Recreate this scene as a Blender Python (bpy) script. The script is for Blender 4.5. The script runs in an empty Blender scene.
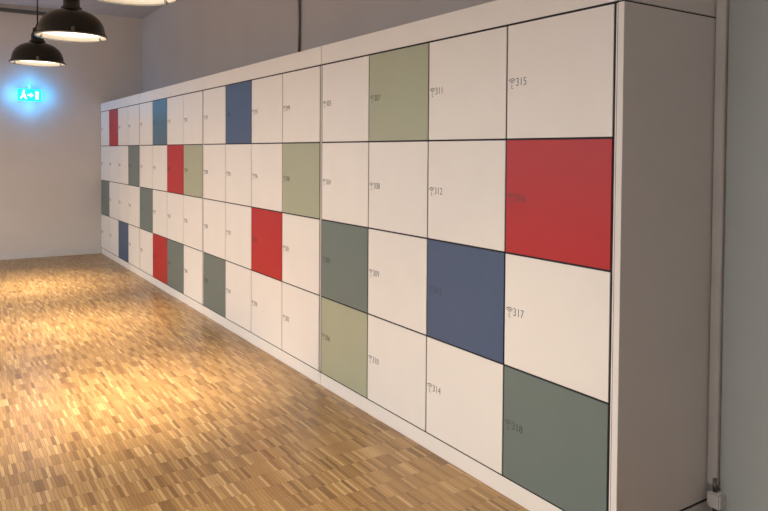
import bpy, bmesh, math, random
from mathutils import Matrix, Vector
random.seed(4)
scene = bpy.context.scene
scene.view_settings.view_transform = 'Standard'
EYE=1.432; XF=2.0; XW=2.56; YB=10.20; CZ=3.30

def lin(c):
    return tuple(((v/255)/12.92 if v/255<=0.04045 else ((v/255+0.055)/1.055)**2.4) for v in c)+(1.0,)

def mat(name, rgb, rough=0.5, metal=0.0, noise=0.04, nscale=6.0, bump=0.0, bscale=200, spec=0.5):
    m=bpy.data.materials.new(name); m.use_nodes=True
    nt=m.node_tree; b=nt.nodes['Principled BSDF']
    b.inputs['Roughness'].default_value=rough; b.inputs['Metallic'].default_value=metal
    b.inputs['Specular IOR Level'].default_value=spec
    tc=nt.nodes.new('ShaderNodeTexCoord')
    n=nt.nodes.new('ShaderNodeTexNoise'); n.inputs['Scale'].default_value=nscale; n.inputs['Detail'].default_value=4
    nt.links.new(tc.outputs['Object'], n.inputs['Vector'])
    r=nt.nodes.new('ShaderNodeValToRGB')
    c=lin(rgb)
    r.color_ramp.elements[0].position=.3; r.color_ramp.elements[1].position=.7
    r.color_ramp.elements[0].color=tuple(v*(1-noise) for v in c[:3])+(1,)
    r.color_ramp.elements[1].color=tuple(min(1,v*(1+noise)) for v in c[:3])+(1,)
    nt.links.new(n.outputs['Fac'], r.inputs['Fac']); nt.links.new(r.outputs['Color'], b.inputs['Base Color'])
    if bump>0:
        n2=nt.nodes.new('ShaderNodeTexNoise'); n2.inputs['Scale'].default_value=bscale
        nt.links.new(tc.outputs['Object'], n2.inputs['Vector'])
        bp=nt.nodes.new('ShaderNodeBump'); bp.inputs['Strength'].default_value=bump; bp.inputs['Distance'].default_value=.002
        nt.links.new(n2.outputs['Fac'], bp.inputs['Height']); nt.links.new(bp.outputs['Normal'], b.inputs['Normal'])
    return m
def emit(name, rgb, s):
    m=bpy.data.materials.new(name); m.use_nodes=True; nt=m.node_tree
    b=nt.nodes['Principled BSDF']; b.inputs['Base Color'].default_value=lin(rgb)
    b.inputs['Emission Color'].default_value=lin(rgb); b.inputs['Emission Strength'].default_value=s
    return m

M_wall=mat('plaster_wall',(184,177,174),.9,bump=.25,bscale=90,noise=.03,nscale=2)
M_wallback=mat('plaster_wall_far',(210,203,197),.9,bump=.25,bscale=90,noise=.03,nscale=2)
M_ceil=mat('ceiling_paint',(186,181,178),.95,bump=.2,bscale=60)
M_white=mat('laminate_white',(233,229,224),.45,noise=.012,bump=.05,bscale=500)
M_side=mat('laminate_side',(228,224,222),.55,noise=.012,bump=.05,bscale=500)
M_red=mat('laminate_red',(180,26,34),.45,noise=.02)
M_sage=mat('laminate_sage',(168,172,148),.45,noise=.02)
M_blue=mat('laminate_blue',(68,88,122),.45,noise=.02)
M_teal=mat('laminate_teal',(76,106,122),.45,noise=.02)
M_slate=mat('laminate_slate',(106,120,117),.45,noise=.02)
M_black=mat('black_gap',(18,20,32),.7)
M_ink=mat('label_ink',(72,72,76),.6)
M_trim=mat('painted_trim',(208,205,202),.5)
M_shade=mat('black_enamel',(14,14,15),.22,noise=.1)
M_refl=mat('white_reflector',(235,232,222),.4)
M_steel=mat('steel',(120,118,115),.35,metal=.9)
M_diff=emit('lamp_diffuser',(255,248,232),2.0)
M_door=mat('door_greygreen',(176,182,180),.3,noise=.02)
M_signb=mat('sign_body',(190,195,195),.5)
M_sign=emit('sign_green',(20,215,205),1.8)
M_signw=emit('sign_white',(225,255,250),2.5)

def link(o,parent=None,m=None):
    scene.collection.objects.link(o)
    if parent: o.parent=parent
    if m: o.data.materials.append(m)
    return o
def empty(name,loc=(0,0,0)):
    e=bpy.data.objects.new(name,None); e.location=loc; e.empty_display_size=.1
    scene.collection.objects.link(e); return e
def box(name,a,b,m,parent=None,bevel=0.0):
    bm=bmesh.new(); bmesh.ops.create_cube(bm,size=1)
    for v in bm.verts:
        v.co=Vector([(a[i]+b[i])/2+v.co[i]*(b[i]-a[i]) for i in range(3)])
    if bevel>0: bmesh.ops.bevel(bm,geom=bm.edges[:],offset=bevel,segments=2,affect='EDGES')
    me=bpy.data.meshes.new(name); bm.to_mesh(me); bm.free()
    return link(bpy.data.objects.new(name,me),parent,m)
def lathe(name,prof,m,parent=None,loc=(0,0,0),seg=64,smooth=True):
    bm=bmesh.new(); rings=[]
    for r,z in prof:
        if r<1e-6: rings.append([bm.verts.new((0,0,z))])
        else: rings.append([bm.verts.new((r*math.cos(2*math.pi*i/seg),r*math.sin(2*math.pi*i/seg),z)) for i in range(seg)])
    for A,B in zip(rings,rings[1:]):
        for i in range(seg):
            j=(i+1)%seg
            if len(A)==1 and len(B)==1: continue
            if len(A)==1: bm.faces.new((A[0],B[i],B[j]))
            elif len(B)==1: bm.faces.new((A[i],A[j],B[0]))
            else: bm.faces.new((A[i],A[j],B[j],B[i]))
    bmesh.ops.recalc_face_normals(bm,faces=bm.faces[:])
    for f in bm.faces: f.smooth=smooth
    me=bpy.data.meshes.new(name); bm.to_mesh(me); bm.free()
    o=bpy.data.objects.new(name,me); o.location=loc
    return link(o,parent,m)

# ---------------- room ----------------
XL=-3.2; YF=-3.0
m=bpy.data.materials.new('lamella_parquet'); m.use_nodes=True; nt=m.node_tree; N=nt.nodes; L=nt.links
b=N['Principled BSDF']
tc=N.new('ShaderNodeTexCoord')
br=N.new('ShaderNodeTexBrick'); br.inputs['Scale'].default_value=1
br.inputs['Color1'].default_value=(0,0,0,1); br.inputs['Color2'].default_value=(1,1,1,1); br.inputs['Mortar'].default_value=(.25,.25,.25,1)
br.inputs['Brick Width'].default_value=.016; br.inputs['Row Height'].default_value=.118
br.inputs['Mortar Size'].default_value=.0007; br.inputs['Mortar Smooth'].default_value=.3
br.offset=.37; br.offset_frequency=2
L.new(tc.outputs['Object'],br.inputs['Vector'])
r=N.new('ShaderNodeValToRGB'); cr=r.color_ramp
cols=[(0,(124,92,54)),(.15,(144,109,66)),(.5,(160,124,77)),(.85,(173,137,88)),(1,(190,157,109))]
cr.elements[0].position=0; cr.elements[0].color=lin(cols[0][1]); cr.elements[1].position=1; cr.elements[1].color=lin(cols[-1][1])
for p,c in cols[1:-1]:
    e=cr.elements.new(p); e.color=lin(c)
L.new(br.outputs['Color'],r.inputs['Fac'])
mp=N.new('ShaderNodeMapping'); mp.inputs['Scale'].default_value=(160,9,1); L.new(tc.outputs['Object'],mp.inputs['Vector'])
gn=N.new('ShaderNodeTexNoise'); gn.inputs['Scale'].default_value=1; gn.inputs['Detail'].default_value=3; L.new(mp.outputs['Vector'],gn.inputs['Vector'])
gm=N.new('ShaderNodeMapRange'); gm.inputs['To Min'].default_value=.87; gm.inputs['To Max'].default_value=1.12; L.new(gn.outputs['Fac'],gm.inputs['Value'])
mx=N.new('ShaderNodeMix'); mx.data_type='RGBA'; mx.blend_type='MULTIPLY'; mx.inputs['Factor'].default_value=1
L.new(r.outputs['Color'],mx.inputs['A']); L.new(gm.outputs['Result'],mx.inputs['B'])
mx2=N.new('ShaderNodeMix'); mx2.data_type='RGBA'; mx2.inputs['B'].default_value=lin((94,66,36))
L.new(br.outputs['Fac'],mx2.inputs['Factor']); L.new(mx.outputs['Result'],mx2.inputs['A'])
L.new(mx2.outputs['Result'],b.inputs['Base Color'])
b.inputs['Roughness'].default_value=.32
bp=N.new('ShaderNodeBump'); bp.inputs['Strength'].default_value=.25; bp.inputs['Distance'].default_value=.001; bp.invert=True
L.new(br.outputs['Fac'],bp.inputs['Height']); L.new(bp.outputs['Normal'],b.inputs['Normal'])
box('floor',(XL-.15,YF-.15,-.1),(XW+.15,YB+.15,0),m)
box('ceiling',(XL-.15,YF-.15,CZ),(XW+.15,YB+.15,CZ+.1),M_ceil)
box('wall_right',(XW,YF,0),(XW+.15,YB,CZ),M_wall)
box('wall_back',(XL-.15,YB,0),(XW+.15,YB+.15,CZ),M_wallback)
box('wall_front',(XL-.15,YF-.15,0),(XW+.15,YF,CZ),M_wall)
ys=[-2,0.2,2.4,4.6,6.8,9.0]
def wallbits():
    bm=bmesh.new()
    def add(a,c):
        g=bmesh.ops.create_cube(bm,size=1)['verts']
        for v in g: v.co=Vector([(a[i]+c[i])/2+v.co[i]*(c[i]-a[i]) for i in range(3)])
    add((XL-.15,YF,0),(XL,YB,.9)); add((XL-.15,YF,2.7),(XL,YB,CZ))
    prev=YF
    for y in ys:
        add((XL-.15,prev,.9),(XL,y-.75,2.7)); prev=y+.75
    add((XL-.15,prev,.9),(XL,YB,2.7))
    me=bpy.data.meshes.new('wall_left'); bm.to_mesh(me); bm.free()
    link(bpy.data.objects.new('wall_left',me),None,M_wall)
wallbits()
for i,y in enumerate(ys):  # unseen windows, added so ambient world light fills the room
    w=empty('fill_window_%d'%(i+1))
    x0,x1=XL-.10,XL-.05
    box('frame_bottom',(x0,y-.75,.9),(x1,y+.75,.96),M_trim,w); box('frame_top',(x0,y-.75,2.64),(x1,y+.75,2.7),M_trim,w)
    for k,yy in enumerate((y-.75,y-.03,y+.69)): box('stile_%d'%k,(x0,yy,.96),(x1,yy+.06,2.64),M_trim,w)
box('baseboard_back',(XL,YB-.015,0),(XF,YB,.09),M_trim,None,.003)
box('baseboard_right',(XW-.015,YF,0),(XW,.3,.09),M_trim,None,.003)

# ---------------- locker banks ----------------
Z0,Z1,ZT=.08,1.957,2.072
RH=(Z1-Z0)/4; SP=.013
W,R,S,B,G,T=M_white,M_red,M_sage,M_blue,M_slate,M_teal
colmap=[[W,W,G,W],[R,W,W,W],[W,W,W,B],[W,G,W,W],
        [W,W,G,W],[T,W,W,R],[W,R,W,G],[W,S,W,W],
        [W,W,W,G],[B,W,W,W],[W,W,R,W],[W,S,W,W],
        [W,W,G,S],[S,W,W,W],[W,W,B,W],[W,R,W,G]]
YE=1.592
BND=[YE-SP+k*2.170 for k in range(4)]+[YB-.002]
def label(parent,num,y,z):
    cu=bpy.data.curves.new('number_%d'%num,'FONT'); cu.body=str(num); cu.size=.047; cu.extrude=.0003; cu.offset=-.0006
    cu.align_x='LEFT'; cu.align_y='CENTER'
    o=bpy.data.objects.new('tmp',cu); scene.collection.objects.link(o)
    bpy.context.view_layer.update()
    dg=bpy.context.evaluated_depsgraph_get()
    me=bpy.data.meshes.new_from_object(o.evaluated_get(dg)); bpy.data.objects.remove(o)
    Mx=Matrix(((0,0,-1,XF-.0006),(-1,0,0,y-.052),(0,1,0,z-.004),(0,0,0,1)))
    bm=bmesh.new(); bm.from_mesh(me)
    for v in bm.verts: v.co.x*=.9
    def strip(pts,w=.0015):
        vs=[]
        for i,p in enumerate(pts):
            a=Vector(pts[max(0,i-1)]); c=Vector(pts[min(len(pts)-1,i+1)]); d=(c-a).normalized(); n=Vector((-d.y,d.x))
            q=Vector(p); vs.append((bm.verts.new((*(q+n*w),.0004)),bm.verts.new((*(q-n*w),.0004))))
        for A,C in zip(vs,vs[1:]): bm.faces.new((A[0],A[1],C[1],C[0]))
    cx,cy=-.020,-.006
    for rr in (.009,.017,.025):
        strip([(cx+rr*math.cos(t),cy+rr*math.sin(t)*.9) for t in [math.radians(40+100*k/10) for k in range(11)]])
    strip([(cx,cy),(cx-.003,cy-.016),(cx+.006,cy-.018)])
    bm.transform(Mx); me2=bpy.data.meshes.new('number_%d'%num); bm.to_mesh(me2); bm.free()
    link(bpy.data.objects.new('number_%d'%num,me2),parent,M_ink)
HG=.0042
for u in range(4):
    e=empty('locker_cabinet')
    yr=BND[3-u]; yl=BND[4-u]
    g=.0015
    box('carcass',(XF+.004,yr+g,Z0-.004),(XW-.004,yl-g,Z1+.005),M_black,e)
    box('side_near',(XF+.001,yr+g+.001,Z0+.005),(XF+.006,yr+SP-.006,Z1-.004),M_white,e)
    box('side_far',(XF+.001,yl-SP+.006,Z0+.005),(XF+.006,yl-g-.001,Z1-.004),M_white,e)
    box('plinth',(XF+.003,yr+g+.001,0),(XW-.004,yl-g-.001,Z0-.004),M_white,e,.001)
    box('fascia',(XF+.001,yr+g+.001,Z1+.005),(XW-.004,yl-g-.001,ZT),M_white,e,.001)
    cw=(yl-yr-2*SP)/4
    for c in range(4):
        ci=u*4+c
        ya=yl-SP-c*cw
        for r_ in range(4):
            zt=Z1-r_*RH
            box('door_r%d_c%d'%(r_+1,c+1),(XF,ya-cw+HG,zt-RH+HG),(XF+.012,ya-HG,zt-HG),colmap[ci][r_],e,.0008)
            label(e,315-4*(15-ci)+r_,ya-.0,zt-RH/2)
    if u==3:
        y1=yr+g-.003; y0=y1-.026
        box('end_panel',(XF-.002,y0,Z0+.004),(XW-.004,y1,Z1-.002),M_side,e,.001)
        box('end_joint',(XF+.002,y1,Z0),(XW-.004,y1+.004,ZT-.004),M_black,e)
        box('end_seam_low',(XF+.004,y0+.006,Z0-.008),(XW-.004,y1,Z0+.004),M_black,e)
        box('end_plinth',(XF-.002,y0,0),(XW-.004,y1,Z0-.008),M_side,e,.001)
        box('end_seam_high',(XF+.004,y0+.006,Z1-.002),(XW-.004,y1,Z1+.004),M_black,e)
        box('end_fascia',(XF-.002,y0,Z1+.004),(XW-.004,y1,ZT),M_side,e,.001)
        YEND=y0
# ---------------- right edge: door with frame ----------------
d=empty('door_1')
box('jamb',(XW-.026,YEND-.044,.15),(XW,YEND-.004,2.9),M_trim,d,.003)
box('jamb_far',(XW-.022,.36,0),(XW,.40,2.9),M_trim,d,.003)
box('head',(XW-.022,.36,2.9),(XW,YEND-.006,2.95),M_trim,d,.003)
box('leaf',(XW-.012,.40,.012),(XW,YEND-.048,2.9),M_door,d,.002)
box('pivot_block',(XW-.055,YEND-.075,.075),(XW,YEND-.02,.135),M_trim,d,.006)
box('pivot_plate',(XW-.03,YEND-.055,0),(XW,YEND-.03,.075),M_steel,d,.002)
lathe('pivot_pin',[(0,0),(.008,0),(.008,.06),(0,.06)],M_steel,d,(XW-.038,YEND-.045,.125),24)

def pxY(px,X):
    u=px-384; z=X/(.837*u/697+.5475); return z*(.837-.5475*u/697)
yc=pxY(299,XW-.02)
c=lathe('conduit_pipe',[(0,ZT-.1),(.011,ZT-.1),(.011,CZ),(0,CZ)],M_steel,None,(XW-.016,yc,0),20)
box('trim_1',(XL,YB-.05,CZ-.10),(XW-.9,YB-.0,CZ-.055),M_steel,None,.004)

# ---------------- pendant lamps ----------------
def pendant(x,y,zr=2.29,power=55,spread=110,col=(1,.87,.70),tilt=0):
    e=empty('pendant_lamp',(x,y,zr))
    out=[(.250,0),(.254,.004),(.252,.016),(.240,.022),(.236,.055),(.222,.10),(.196,.14),(.158,.172),(.115,.192),(.078,.202),(.074,.206),(.074,.222),(.060,.228),(.058,.29),(.046,.305),(.044,.345),(.018,.362),(.012,.39),(0,.39)]
    lathe('shade',out,M_shade,e)
    inn=[(.250,0),(.246,.004),(.238,.018),(.230,.055),(.216,.097),(.190,.135),(.153,.166),(.112,.186),(.07,.196),(0,.196)]
    lathe('reflector',inn,M_refl,e)
    lathe('rim',[(.246,-.003),(.256,-.003),(.257,.006),(.246,.006),(.246,-.003)],M_steel,e)
    lathe('diffuser',[(0,.03),(.12,.026),(.2,.03),(.233,.036)],M_diff,e)
    for k in range(3):
        a=k*2.094+.4
        box_=box('clip_%d'%k,(.236,-.012,.0),(.262,.012,.04),M_steel,e,.003); box_.rotation_euler=(0,0,a)
    lathe('rod',[(0,.385),(.007,.385),(.007,CZ-zr-.03),(0,CZ-zr-.03)],M_shade,e,seg=16)
    lathe('canopy',[(0,CZ-zr-.06),(.03,CZ-zr-.055),(.055,CZ-zr-.02),(.06,CZ-zr),(0,CZ-zr)],M_shade,e,seg=32)
    ld=bpy.data.lights.new('lamp_light','AREA'); ld.shape='DISK'; ld.size=.42 if not tilt else .34; ld.energy=power; ld.color=col; ld.spread=math.radians(spread)
    lo=bpy.data.objects.new('lamp_light',ld); lo.location=(0,0,.018 if not tilt else -.012); scene.collection.objects.link(lo); lo.parent=e
    lo.rotation_euler=(math.radians(tilt),0,0)
for y,p in ((7.70,17),(5.74,18),(3.93,18),(1.88,9)): pendant(.92,y,power=p,spread=(56 if y>2 else 90),zr=2.29 if y!=3.93 else 2.27,col=(1,.86,.64),tilt=(9 if y>2 else 0))  # nearest lamp is an unseen extra copy, added for lighting
for y in (7.70,5.74,3.81,1.88): pendant(-1.7,y,power=54,spread=176,col=(1,.94,.89))  # second row out of view, added as even fill light for the lockers

# ---------------- exit sign ----------------
ex=empty('exit_sign')
u=30-384; z=(YB-.1)/(.837-.5475*u/697); X=z*(.837*u/697+.5475); Z=EYE+(152-97.5)/697*z
hw,hh=.145,.085
y0=YB-.10
box('housing',(X-hw,y0,Z-hh),(X+hw,y0+.05,Z+hh),M_signb,ex,.004)
box('bracket',(X-.03,y0+.05,Z-.02),(X+.03,YB,Z+.05),M_signb,ex)
box('top_mount',(X-.012,y0+.015,Z+hh),(X+.012,y0+.035,Z+hh+.04),M_signb,ex)
box('face',(X-hw+.008,y0-.003,Z-hh+.008),(X+hw-.008,y0,Z+hh-.008),M_sign,ex)
def poly(name,pts,m):
    bm=bmesh.new(); vs=[bm.verts.new((X+p[0],y0-.005,Z+p[1])) for p in pts]; bm.faces.new(vs)
    g=bmesh.ops.extrude_face_region(bm,geom=bm.faces[:])
    for v in g['geom']:
        if isinstance(v,bmesh.types.BMVert): v.co.y+=.002
    bmesh.ops.recalc_face_normals(bm,faces=bm.faces[:])
    me=bpy.data.meshes.new(name); bm.to_mesh(me); bm.free(); link(bpy.data.objects.new(name,me),ex,m)
poly('doorway',[(.07,-.05),(.105,-.05),(.105,.05),(.07,.05)],M_signw)
poly('arrow',[(-.02,.010),(.012,.010),(.012,.030),(.045,0),(.012,-.030),(.012,-.010),(-.02,-.010)],M_signw)
poly('figure_body',[(-.09,.03),(-.06,.035),(-.05,.0),(-.03,-.05),(-.045,-.055),(-.07,-.015),(-.1,-.05),(-.112,-.04),(-.085,0)],M_signw)
poly('figure_head',[(-.065+.013*math.cos(t*.785),.052+.013*math.sin(t*.785)) for t in range(8)],M_signw)
for k,(dx,dz) in enumerate(((-.19,0),(.19,0),(0,.14),(0,-.14))):
    pl=bpy.data.lights.new('sign_glow_%d'%k,'POINT'); pl.energy=2.0; pl.color=(.03,.42,1); pl.shadow_soft_size=.03
    po=bpy.data.objects.new('sign_glow_%d'%k,pl); po.location=(X+dx,y0-.03,Z+dz); scene.collection.objects.link(po); po.parent=ex

# ---------------- world ----------------
w=bpy.data.worlds.new('world'); scene.world=w; w.use_nodes=True
bg=w.node_tree.nodes['Background']; bg.inputs['Color'].default_value=(.92,.96,1,1); bg.inputs['Strength'].default_value=3.3

# ---------------- camera ----------------
cd=bpy.data.cameras.new('camera'); cam=bpy.data.objects.new('camera',cd); scene.collection.objects.link(cam)
cd.sensor_width=36; cd.sensor_fit='HORIZONTAL'; cd.lens=695/768*36; cd.clip_start=.05
pitch=1.5
cam.matrix_world=Matrix.Translation((0,0,EYE))@Matrix.Rotation(math.radians(-33.19),4,'Z')@Matrix.Rotation(math.radians(90-pitch),4,'X')@Matrix.Rotation(math.radians(.4),4,'Z')
cd.shift_y=-(255.5-(152+697*math.tan(math.radians(pitch))))/768
cd.shift_x=.0015
scene.camera=cam
